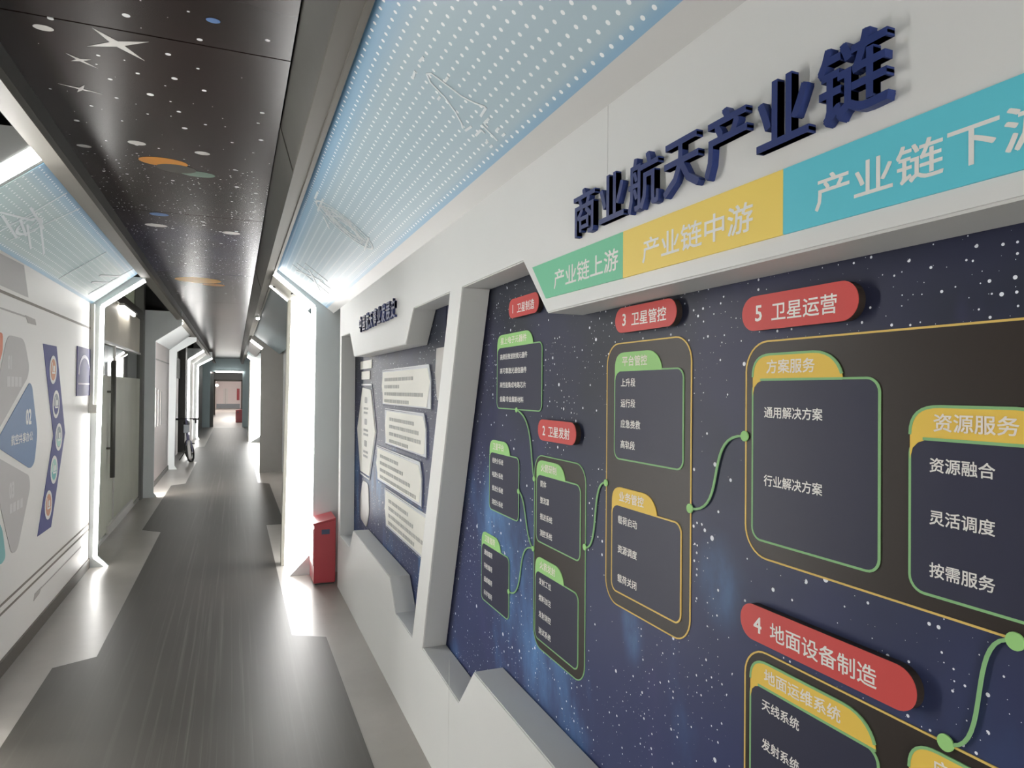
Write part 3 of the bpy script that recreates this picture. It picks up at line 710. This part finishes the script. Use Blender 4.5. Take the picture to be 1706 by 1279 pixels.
p1 = petal([(4.575, 1.888), (4.895, 1.886), (5.015, 1.72), (4.985, 1.655), (4.32, 1.30), (4.30, 1.42)], 'gprint', 'grey petal numbered 01')
p2 = petal([(5.03, 1.625), (5.085, 1.60), (5.225, 1.30), (5.165, 1.11), (5.07, 1.085), (4.38, 1.285)], 'bprint', 'blue petal numbered 02', 0.05)
p3 = petal([(4.36, 1.235), (5.05, 1.045), (5.075, 0.966), (4.82, 0.630), (4.71, 0.632), (4.50, 0.93)], 'gprint', 'grey petal numbered 03')
petal([(4.30, 0.93), (4.53, 0.83), (4.60, 0.64), (4.54, 0.62), (4.2, 0.66)], 'tealp', 'teal petal cut by the frame')
petal([(4.25, 1.89), (4.49, 1.89), (4.49, 1.79), (4.25, 1.50)], 'redp', 'red petal cut by the frame', 0.03)
MB().prism([(4.2, 2.31), (4.87, 2.325), (4.975, 2.145), (4.2, 2.145)], fl, 0.0002, 0.002).build('top_block', M['gprint'], g)
write(MB(), '01', 4.582, 1.694, 0.105, fl, rev=False, w=0.0036, bold=0.03, stretch=0.8).build('lettering', M['gtext'], p1)
write(MB(), '02', 4.953, 1.362, 0.130, fl, rev=False, w=0.0036, bold=0.03, stretch=0.95).build('lettering', M['white'], p2)
write(MB(), '航空共享办公', 4.665, 1.258, 0.064, fl, rev=False, w=0.0036, bold=0.016, width=0.45).build('lettering', M['white'], p2)
write(MB(), '03', 4.645, 0.955, 0.125, fl, rev=False, w=0.0036, bold=0.03, stretch=0.8).build('lettering', M['gtext'], p3)
b = MB()
for k in range(4):
    b.box(LX + 0.003, LX + 0.0036, 4.575 + k * 0.072, 4.633 + k * 0.072, 1.597, 1.655)
b.build('print_rows', M['gtext'], p1)
b = MB()
for k in range(4): b.box(LX + 0.003, LX + 0.0036, 4.655 + k * 0.068, 4.71 + k * 0.068, 0.872, 0.926)
b.build('print_rows', M['gtext'], p3)
ch = MB().prism([(5.335, 1.883), (5.700, 1.886), (6.000, 1.254), (5.620, 0.618), (5.268, 0.622), (5.650, 1.253)], fl, 0.0002, 0.003).build('badge_strip', M['chev'], g)
ch['label'] = 'indigo chevron strip carrying five round badges'
for (y, z), c, c2 in zip(((5.607, 1.717), (5.705, 1.474), (5.80, 1.235), (5.675, 1.012), (5.533, 0.785)), ('orange', 'slate', 'slate', 'mint', 'orange'), ('orange', 'chev', 'mint', 'tealp', 'orange')):
    b = MB(); b.prism(disc(y, z, 0.100), fl, 0.0031, 0.0046, holes=[disc(y, z, 0.076)])
    b.prism(ribbon([(y - 0.03, z + 0.05), (y - 0.04, z), (y - 0.03, z - 0.022), (y + 0.05, z - 0.022)], 0.013), fl, 0.0046, 0.0054)
    b.prism(rrect(y - 0.005, z - 0.012, y + 0.042, z + 0.03, 0.01), fl, 0.0046, 0.0054)
    b.build('badge_ring', M['white'], ch)
    b = MB(); b.prism(disc(y, z, 0.076), fl, 0.0031, 0.0042); b.build('badge_disc', M[c], ch)
    b = MB(); b.prism([(y + 0.07 * math.cos(t), z + 0.07 * math.sin(t)) for t in [math.pi + math.pi * (k + 0.6) / 10 for k in range(10)]], fl, 0.0043, 0.0050); b.build('badge_foot', M[c2], ch)
for z0, z1 in ((2.106, 2.122), (0.384, 0.397), (0.334, 0.347)): MB().box(LX, LX + 0.003, 3.7, 6.97, z0, z1).build('stripe', M['stripe'], g)
b = MB(); b.box(LX, LX + 0.003, 4.2, 4.93, 2.018, 2.027); b.box(LX, LX + 0.003, 5.38, 6.65, 0.252, 0.259)
b.prism([(4.92, 2.03), (5.13, 2.025), (5.16, 1.99), (4.98, 1.988)], fl, 0, 0.003); b.prism([(5.20, 0.222), (5.23, 0.262), (5.40, 0.262), (5.33, 0.232)], fl, 0, 0.003)
b.build('tag_line', M['stripe2'], g)
t = thing('wall_poster', (LX, 6.67, 1.525), 'violet-blue poster with a pale arc beside the left portal', 'poster')
MB().box(LX + 0.0005, LX + 0.006, 6.375, 6.95, 1.525, 1.928).build('poster_sheet', M['poster'], t)
arc = [(6.665 + 0.225 * math.cos(a), 1.70 + 0.155 * math.sin(a)) for a in [math.radians(d) for d in range(0, 181, 12)]]
b = MB(); b.prism(ribbon(arc, 0.028), fl, 0.0061, 0.0072); b.box(LX + 0.006, LX + 0.0072, 6.42, 6.89, 1.618, 1.631); b.build('poster_print', M['lilac'], t)
t = thing('cable_trunking', (LX + 0.025, 6.93, 1.37), 'narrow cream cable trunking ending in a small square box by the poster', 'cable trunking')
MB().box(LX + 0.001, LX + 0.03, 6.905, 6.955, 1.446, 2.33).build('duct', M['boxwhite'], t)
MB().box(LX + 0.001, LX + 0.062, 6.87, 6.962, 1.370, 1.446).build('junction_box', M['boxwhite'], t, bevel=0.004)

# glass door and the dim room behind it
GX = -1.25
d = struct(thing('door_1', (GX, 8.9, 0), 'glass door', 'door'))
MB().box(GX - 0.012, GX, 7.03, 11.06, 0.03, 2.065).build('pane', M['glass'], d)
b = MB(); b.box(GX - 0.03, GX + 0.012, 7.03, 11.06, 0.0, 0.035); b.box(GX - 0.03, GX + 0.012, 8.70, 8.73, 0.03, 2.06); b.box(GX - 0.035, GX + 0.012, 7.03, 11.06, 2.060, 2.085)
b.build('door_rail', M['steel'], d)
MB().box(GX + 0.0005, GX + 0.002, 7.10, 8.69, 0.05, 1.72).build('frosted_film', M['film'], d)
MB().box(GX + 0.0005, GX + 0.002, 8.74, 11.0, 0.05, 1.72).build('frosted_film', M['film'], d)
MB().box(GX - 0.02, GX + 0.014, 7.0, 7.06, 0.0, 2.06).build('edge_strip', M['olive'], d)
MB().box(GX + 0.002, GX + 0.030, 8.30, 10.2, 0.035, 0.125).build('bottom_rail', M['steel'], d, bevel=0.006)
b = MB(); b.tube([(GX + 0.06, 8.27, 0.64), (GX + 0.06, 8.27, 1.88)], 0.024, 10)
for z in (0.95, 1.55): b.tube([(GX - 0.01, 8.27, z), (GX + 0.06, 8.27, z)], 0.012, 8)
b.build('handle', M['dsteel'], d, smooth=True)
MB().box(GX - 0.05, GX - 0.005, 7.03, 10.9, 2.085, 2.56).build('transom_panel', M['ply'], d)
struct(MB().box(GX - 0.12, GX + 0.03, 7.0, 12.0, 2.56, 2.68).build('lintel', M['skirt']))
t = thing('tube_light', (GX + 0.03, 9.3, 2.50), 'short white tube light under the dark beam above the glass door', 'ceiling light')
MB().box(GX + 0.02, GX + 0.075, 8.85, 9.95, 2.535, 2.56).build('housing', M['steel'], t)
MB().tube([(GX + 0.048, 8.95, 2.517), (GX + 0.048, 9.85, 2.517)], 0.018, 8).build('tube', M['tube'], t)
struct(MB().box(-1.32, -1.21, 10.92, 11.09, 0, 3.1).build('wall_left_pier', M['dgrey']))
struct(MB().box(-3.2, -3.1, -2.6, 60, 0, 3.15).build('wall_left_outer', M['office']))
struct(MB().box(-3.1, -1.30, 6.99, 7.02, 0, 3.15).build('wall_office_near', M['office']))
struct(MB().box(-3.1, -1.34, 11.0, 11.06, 0, 3.15).build('wall_office_far', M['office']))
struct(MB().box(-3.1, -1.24, 3.60, 3.635, 0, 3.15).build('wall_left_return', M['dgrey']))
t = tag(MB().box(-1.62, -1.45, 7.6, 10.6, 0.0, 0.13).build('low_plinth', M['white2']), 'low white plinth behind the glass door', 'plinth')
t = thing('office_fill_light', (-2.2, 9.0, 2.72), 'flat fill lamp added in the room behind the glass', 'ceiling light')  # unseen lamp added to brighten the room behind the glass
MB().box(-2.5, -1.9, 8.7, 9.3, 2.73, 2.76).build('lamp_tray', M['steel'], t)
MB().box(-2.47, -1.93, 8.73, 9.27, 2.722, 2.731).build('emissive_face', M['office_fill'], t)
# unseen opening added left of the viewer to let world light in
struct(MB().box(-1.30, -1.24, -2.6, 1.2, 0, 3.15).build('wall_left_baffle', M['white2']))  # unseen wall, trims how much of that light reaches the right wall
w1 = struct(MB().box(-1.30, -1.24, 1.2, 3.6, 2.55, 3.15).build('wall_left_header', M['dgrey']))
b = MB()
for y in (1.20, 2.36, 3.54): b.box(-1.29, -1.25, y, y + 0.05, 0, 2.55)
b.box(-1.29, -1.25, 1.2, 3.6, 0, 0.05); struct(b.build('fill_opening_1', M['steel']))

# second left wall with its handrail, door and far pieces
struct(MB().box(-1.24, -1.19, 11.16, 14.80, 0, 2.345).build('wall_left_second', M['pinkwhite']))
struct(MB().box(-1.19, -1.178, 11.16, 14.80, 0, 0.085).build('baseboard_left_second', M['skirt']))
t = thing('wall_panel_print', (-1.19, 12.9, 0.95), 'grey upright bars printed on the second left wall', 'wall graphic')
for k, y in enumerate((12.0, 12.4, 12.8, 13.2)): MB().box(-1.19, -1.183, y, y + 0.18, 0.95, 1.62 - 0.03 * k).build('bar_print', M['gprint'], t)
MB().box(-1.19, -1.183, 11.2, 14.75, 2.05, 2.07).build('stripe', M['stripe2'], t)
struct(MB().box(-1.36, -1.30, 14.86, 19.8, 0, 3.1).build('wall_left_third', M['mgrey']))
dd = struct(MB().box(-1.30, -1.27, 16.6, 18.4, 0.0, 1.82).build('door_2', M['white2']))
MB().box(-1.27, -1.25, 17.4, 17.5, 0.0, 1.82).build('door_stile', M['dsteel'], dd)
struct(MB().box(-1.30, -1.255, 14.86, 19.8, 1.82, 2.3).build('lintel_2', M['dgrey']))
struct(MB().box(-1.30, -1.14, 18.75, 19.3, 0, 3.1).build('pillar_left', M['dgrey']))
struct(MB().box(-1.24, -1.17, 19.86, 23.2, 0, 2.345).build('wall_left_fourth', M['white2']))
struct(MB().box(-1.34, -1.20, 23.3, 30.0, 0, 3.1).build('wall_left_last', M['mgrey']))
tag(MB().box(-1.195, -1.155, 25.5, 26.6, 0.0, 1.9).build('notice_stand', M['dsteel']), 'dark upright slab by the last stretch of left wall', 'stand')

# end of the corridor: blue-grey wall with an opening, then a lobby
E_ = [(-1.30, 0), (-0.92, 0), (-0.92, 2.26), (0.30, 2.26), (0.30, 0), (1.02, 0), (1.02, 3.15), (-1.30, 3.15)]
struct(MB().prism(E_, across(30.0), 0, 0.25).build('wall_end', M['paleteal']))
t = thing('tube_light', (-0.2, 29.95, 2.22), 'long white light bar across the far opening', 'ceiling light')
MB().box(-0.72, 0.30, 29.94, 29.998, 2.235, 2.285).build('tube', M['led'], t)
MB().box(-0.74, 0.32, 29.96, 29.999, 2.287, 2.30).build('housing', M['steel'], t)
struct(MB().box(-0.93, -0.80, 30.3, 30.5, 0.0, 2.2).build('pillar_1', M['dgrey']))
struct(MB().box(-1.30, -1.15, 30.3, 43.9, 0.0, 3.1).build('wall_lobby_left', M['pinkwhite']))
struct(MB().box(0.48, 0.62, 30.3, 43.9, 0.0, 3.1).build('wall_lobby_right', M['mgrey']))
F_ = [(-1.30, 0), (-1.12, 0), (-1.12, 2.05), (0.42, 2.05), (0.42, 0), (0.62, 0), (0.62, 3.15), (-1.30, 3.15)]
struct(MB().prism(F_, across(44.0), 0, 0.2).build('wall_lobby_end', M['mgrey']))
b = MB(); b.box(-1.14, -1.05, 43.95, 44.0, 0, 2.1); b.box(0.36, 0.44, 43.95, 44.0, 0, 2.1); b.box(-1.14, 0.44, 43.95, 44.0, 2.0, 2.1)
struct(b.build('door_3', M['skirt']))
fw_ = struct(MB().box(-2.6, 1.3, 58.0, 58.1, 0, 3.15).build('wall_far', M['pinkwhite']))
struct(MB().box(-1.6, 0.4, 57.95, 58.0, 0, 0.35).build('baseboard_far', M['slate']))
d4 = struct(MB().box(-0.82, -0.48, 57.96, 57.999, 0.35, 1.56).build('door_4', M['white2']))
MB().box(-0.67, -0.64, 57.94, 57.96, 0.35, 1.56).build('door_stile', M['gprint'], d4)
tag(MB().box(0.17, 0.36, 57.9, 57.995, 0.65, 1.56).build('notice_board', M['redbox']), 'tall dark red notice board on the farthest wall', 'notice board')
t = thing('bright_spot', (-1.12, 50.0, 1.78), 'small glowing globe added for a bright patch far off in the lobby', 'lamp')  # glowing globe stands in for a bright window patch far off
MB().tube([(-1.12, 50.0, 1.70), (-1.12, 50, 1.78), (-1.12, 50, 1.86)], [0.05, 0.12, 0.05], 10).build('globe', M['led'], t, smooth=True)
MB().box(-1.30, -1.12, 49.98, 50.02, 1.86, 1.90).build('bracket', M['steel'], t)
struct(MB().box(-2.6, -1.30, 44.2, 58, 0, 3.15).build('wall_hall_left', M['pinkwhite']))
struct(MB().box(0.62, 1.3, 44.2, 58, 0, 3.15).build('wall_hall_right', M['pinkwhite']))
t = thing('ceiling_fill_light', (-0.3, 51.0, 3.1), 'added ceiling fill light of the far hall', 'ceiling light')  # unseen fill light added to brighten the far hall
MB().box(-0.8, 0.2, 48.0, 54.0, 3.10, 3.13).build('emissive_face', M['tube'], t)
MB().box(-0.84, 0.24, 47.96, 54.04, 3.12, 3.149).build('housing', M['steel'], t)
t = thing('ceiling_fill_light', (-0.3, 37.0, 3.1), 'added ceiling fill light of the near lobby beyond the opening', 'ceiling light')  # unseen fill light added to brighten the near lobby
MB().box(-0.8, 0.1, 34.0, 40.0, 3.10, 3.13).build('emissive_face', M['tube'], t)
MB().box(-0.84, 0.14, 33.96, 40.04, 3.12, 3.149).build('housing', M['steel'], t)
t = thing('spot_lamp', (0.285, 9.99, 2.57), 'tiny bright spot lamp on the right ceiling rail', 'lamp')
MB().tube([(0.285, 9.99, 2.597), (0.285, 9.99, 2.575)], 0.03, 10).build('socket', M['steel'], t)
MB().tube([(0.285, 9.99, 2.575), (0.285, 9.99, 2.555), (0.285, 9.99, 2.545)], [0.024, 0.026, 0.010], 10).build('bulb', M['led'], t)

# ---------------------------------------------------------------- red boxes
def red_box(x0, x1, y0, y1, h, label):
    t = thing('red_box', ((x0 + x1) / 2, (y0 + y1) / 2, 0), label, 'box', 'red floor boxes')
    sl = [(x0, 0.012), (x1, 0.012), (x1, h), (x0, h - 0.04)]
    MB().prism(sl, across(0), y0, y1).build('box_body', M['redbox'], t, bevel=0.006)
    MB().prism([(x0 - 0.008, h - 0.042), (x1, h - 0.001), (x1, h + 0.014), (x0 - 0.008, h - 0.026)], across(0), y0 - 0.008, y1 + 0.004).build('lid', M['redbox'], t, bevel=0.004)
    MB().box(x0 + 0.06, x0 + 0.125, y0 - 0.0025, y0 + 0.001, h * 0.775, h * 0.775 + 0.04).build('nameplate', M['navytext'], t)
    MB().box(x0 + 0.01, x1 - 0.01, y0 + 0.01, y1 - 0.01, 0.0, 0.014).build('plinth', M['rubber'], t)
    MB().box(x0 - 0.004, x0 + 0.001, y0 + 0.03, y1 - 0.03, 0.15, h - 0.08).build('front_door', M['redbox'], t)
    return t
red_box(0.612, 0.786, 5.73, 6.03, 0.528, 'red floor box with small dark nameplate in the corner beside the portal')
red_box(0.06, 0.36, 34.0, 34.3, 0.60, 'distant red box standing beyond the far opening')

# ---------------------------------------------------------------- bicycle on its stand by the left wall
bk = thing('bicycle', (-0.95, 16.7, 0), 'small folding bicycle with white front mudguard parked by the left wall', 'bicycle')
FY, RY, R = 16.20, 17.05, 0.20
lean = lambda z: -0.13 * z                 # leaning over to the wall
def wheel(y, xb):
    w = MB().tube([(xb + lean(R + R * math.sin(t)) + 0.05 * math.cos(t), y + R * math.cos(t), R + R * math.sin(t)) for t in [2 * math.pi * k / 24 for k in range(24)]], 0.021, 8, closed=True)
    o = w.build('wheel', M['rubber'], bk, smooth=True)
    b = MB()
    for k in range(10):
        t = 2 * math.pi * k / 10; b.tube([(xb + lean(R), y, R), (xb + lean(R + 0.9 * R * math.sin(t)), y + 0.9 * R * math.cos(t), R + 0.9 * R * math.sin(t))], 0.004, 5)
    b.tube([(xb + lean(R) - 0.05, y, R), (xb + lean(R) + 0.05, y, R)], 0.018, 8); b.build('spokes', M['steel'], o)
wheel(FY, -0.845); wheel(RY, -0.93)
hx = lambda x, z: x + lean(z)
b = MB(); b.tube([(hx(-0.845, .44) , FY + 0.02, 0.44), (hx(-0.85, 0.93), FY + 0.13, 0.93)], 0.02); 
for s in (-0.05, 0.05): b.tube([(hx(-0.845, R) + s, FY, R), (hx(-0.845, .44) + s * .8, FY + 0.02, 0.45)], 0.012)
b.tube([(hx(-0.845, .44) - .05, FY + .02, .445), (hx(-0.845, .44) + .05, FY + .02, .445)], 0.014); b.build('fork', M['bikep'], bk, smooth=True)
b = MB(); b.tube([(hx(-0.85, .50), FY + .05, .50), (hx(-.89, .42), 16.65, .36), (hx(-.93, R), RY, R)], 0.024); b.tube([(hx(-.89, .4), 16.68, .34), (hx(-.90, .78), 16.86, .78)], 0.018); b.build('frame', M['bikep'], bk, smooth=True)
b = MB(); z = 0.915; b.tube([(hx(-0.85, z) - 0.215, FY + 0.20, z + .005), (hx(-0.85, z) - 0.08, FY + 0.13, z + .01), (hx(-0.85, z) + 0.08, FY + 0.13, z + .01), (hx(-0.85, z) + 0.215, FY + 0.20, z + .005)], 0.013); b.build('handlebar', M['rubber'], bk, smooth=True)
for s in (-1, 1):
    MB().tube([(hx(-0.85, z) + s * 0.14, FY + 0.16, z - 0.002), (hx(-0.85, z) + s * 0.23, FY + 0.21, z)], 0.022).build('grip', M['rubber'], bk, smooth=True)
MB().tube([(hx(-0.85, z) + 0.19, FY + .16, z - .01), (hx(-.85, z) + .195, FY + .13, z - 0.085)], 0.02).build('brake_lever', M['rubber'], bk)
MB().box(hx(-0.86, .70) - 0.06, hx(-0.86, .70) + 0.05, FY + 0.02, FY + 0.11, 0.62, 0.80).build('head_box', M['slate'], bk, bevel=0.01)
fd = [(hx(-0.845, R + 0.235 * math.sin(t)), FY + 0.235 * math.cos(t), R + 0.235 * math.sin(t)) for t in [math.radians(d_) for d_ in range(45, 216, 15)]]
MB().tube(fd, 0.032, 8).build('mudguard', M['white2'], bk, smooth=True)
MB().tube([(hx(-.90, .79) , 16.74, .79), (hx(-.90, .80), 16.84, .80), (hx(-.90, .80), 16.97, .80)], [0.03, 0.055, 0.08], 10).build('saddle', M['rubber'], bk, smooth=True)
MB().tube([(hx(-.89, .3), 16.66, .30), (-1.10, 16.52, 0.012)], 0.012).build('kickstand', M['dsteel'], bk)
for s, zz_ in ((-1, 0.18), (1, 0.36)):
    b = MB(); b.tube([(hx(-.89, .3), 16.68, .28), (hx(-.89, .3) + s * 0.07, 16.66, zz_)], 0.010); b.box(hx(-.89, .3) + s * 0.07 - 0.05, hx(-.89, .3) + s * 0.07 + 0.05, 16.61, 16.71, zz_ - 0.012, zz_ + 0.012); b.build('pedal', M['rubber'], bk)

# ---------------------------------------------------------------- prints on the ceiling boards
def board_at(y): return [o for a, c, o in ceiling_boards if a <= y < c][0]
def print_disc(x, y, rx, ry, m_, nm='planet_print', w=0.001, lab=None):
    t = MB().prism(disc(x, y, rx, 28, ry), overhead(2.8), 0.0001 + w * 0.2, w).build(nm, M[m_], board_at(y)); t['label'] = lab; return t
p = print_disc(-0.365, 4.04, 0.118, 0.075, 'planet_o', lab='orange printed planet beside a dull teal one on the dark ceiling')
MB().prism(disc(-0.31, 4.13, 0.10, 24, 0.075), overhead(2.8), 0.0006, 0.0014).build('dark_side', M['planet_d'], p)
MB().prism(disc(-0.205, 4.19, 0.09, 24, 0.052), overhead(2.8), 0.0003, 0.0009).build('second_planet', M['planet_t'], p)
p = print_disc(-0.39, 8.33, 0.235, 0.20, 'planet_y', lab='bright yellow-orange printed planet farther along the ceiling')
MB().prism(disc(-0.24, 8.63, 0.12, 24, 0.10), overhead(2.8), 0.0003, 0.0009).build('second_planet', M['planet_o'], p)
def spark(x, y, arms, lab, core):
    pts = []
    for k in range(8):
        if k % 2 == 0: pts.append(arms[k // 2])
        else:
            a = Vector(arms[k // 2]); c = Vector(arms[(k // 2 + 1) % 4]); d_ = (a.normalized() + c.normalized()).normalized() * core; pts.append((d_.x, d_.y))
    MB().prism([(x + q[0], y + q[1]) for q in pts], overhead(2.8), 0.0002, 0.001).build('star_print', M['starp'], board_at(y))['label'] = lab
spark(-0.395, 2.712, [(0.105, -0.06), (-0.06, -0.09), (-0.10, 0.06), (0.075, 0.10)], 'large four-pointed printed star on the near ceiling', 0.022)
spark(-0.541, 2.90, [(0.04, -0.02), (-0.035, -0.04), (-0.03, 0.02), (0.05, 0.05)], 'middle of three four-pointed ceiling stars', 0.010)
spark(-0.587, 3.18, [(0.02, -0.045), (-0.075, -0.02), (-0.02, 0.04), (0.07, 0.02)], 'four-pointed ceiling star nearest the left rail', 0.010)
for k, (x, y, rx, ry, c_, lab) in enumerate(((-0.459, 3.776, 0.040, 0.030, 'starp', 'pale oval spot before the orange ceiling planet'), (-0.167, 3.805, 0.036, 0.026, 'starp', 'pale oval spot right of the orange ceiling planet'),
        (-0.607, 2.688, 0.030, 0.020, 'starp', 'pale oval spot left of the large ceiling star'), (-0.039, 5.68, 0.065, 0.05, 'starp', 'wide pale streak near the right ceiling edge'),
        (-0.552, 5.64, 0.075, 0.05, 'starp', 'wide pale streak left of the ceiling middle'), (-0.079, 2.414, 0.022, 0.016, 'bluep', 'small blue spot on the nearest ceiling board'),
        (-0.499, 5.275, 0.06, 0.045, 'bluep', 'blue streak on the ceiling between the two planets'), (-0.709, 3.93, 0.032, 0.022, 'starp', 'pale oval spot close to the left ceiling edge'))):
    print_disc(x, y, rx, ry, c_, 'spot_print', lab=lab)

for o in bpy.data.objects:
    if '_w' in o: del o['_w']
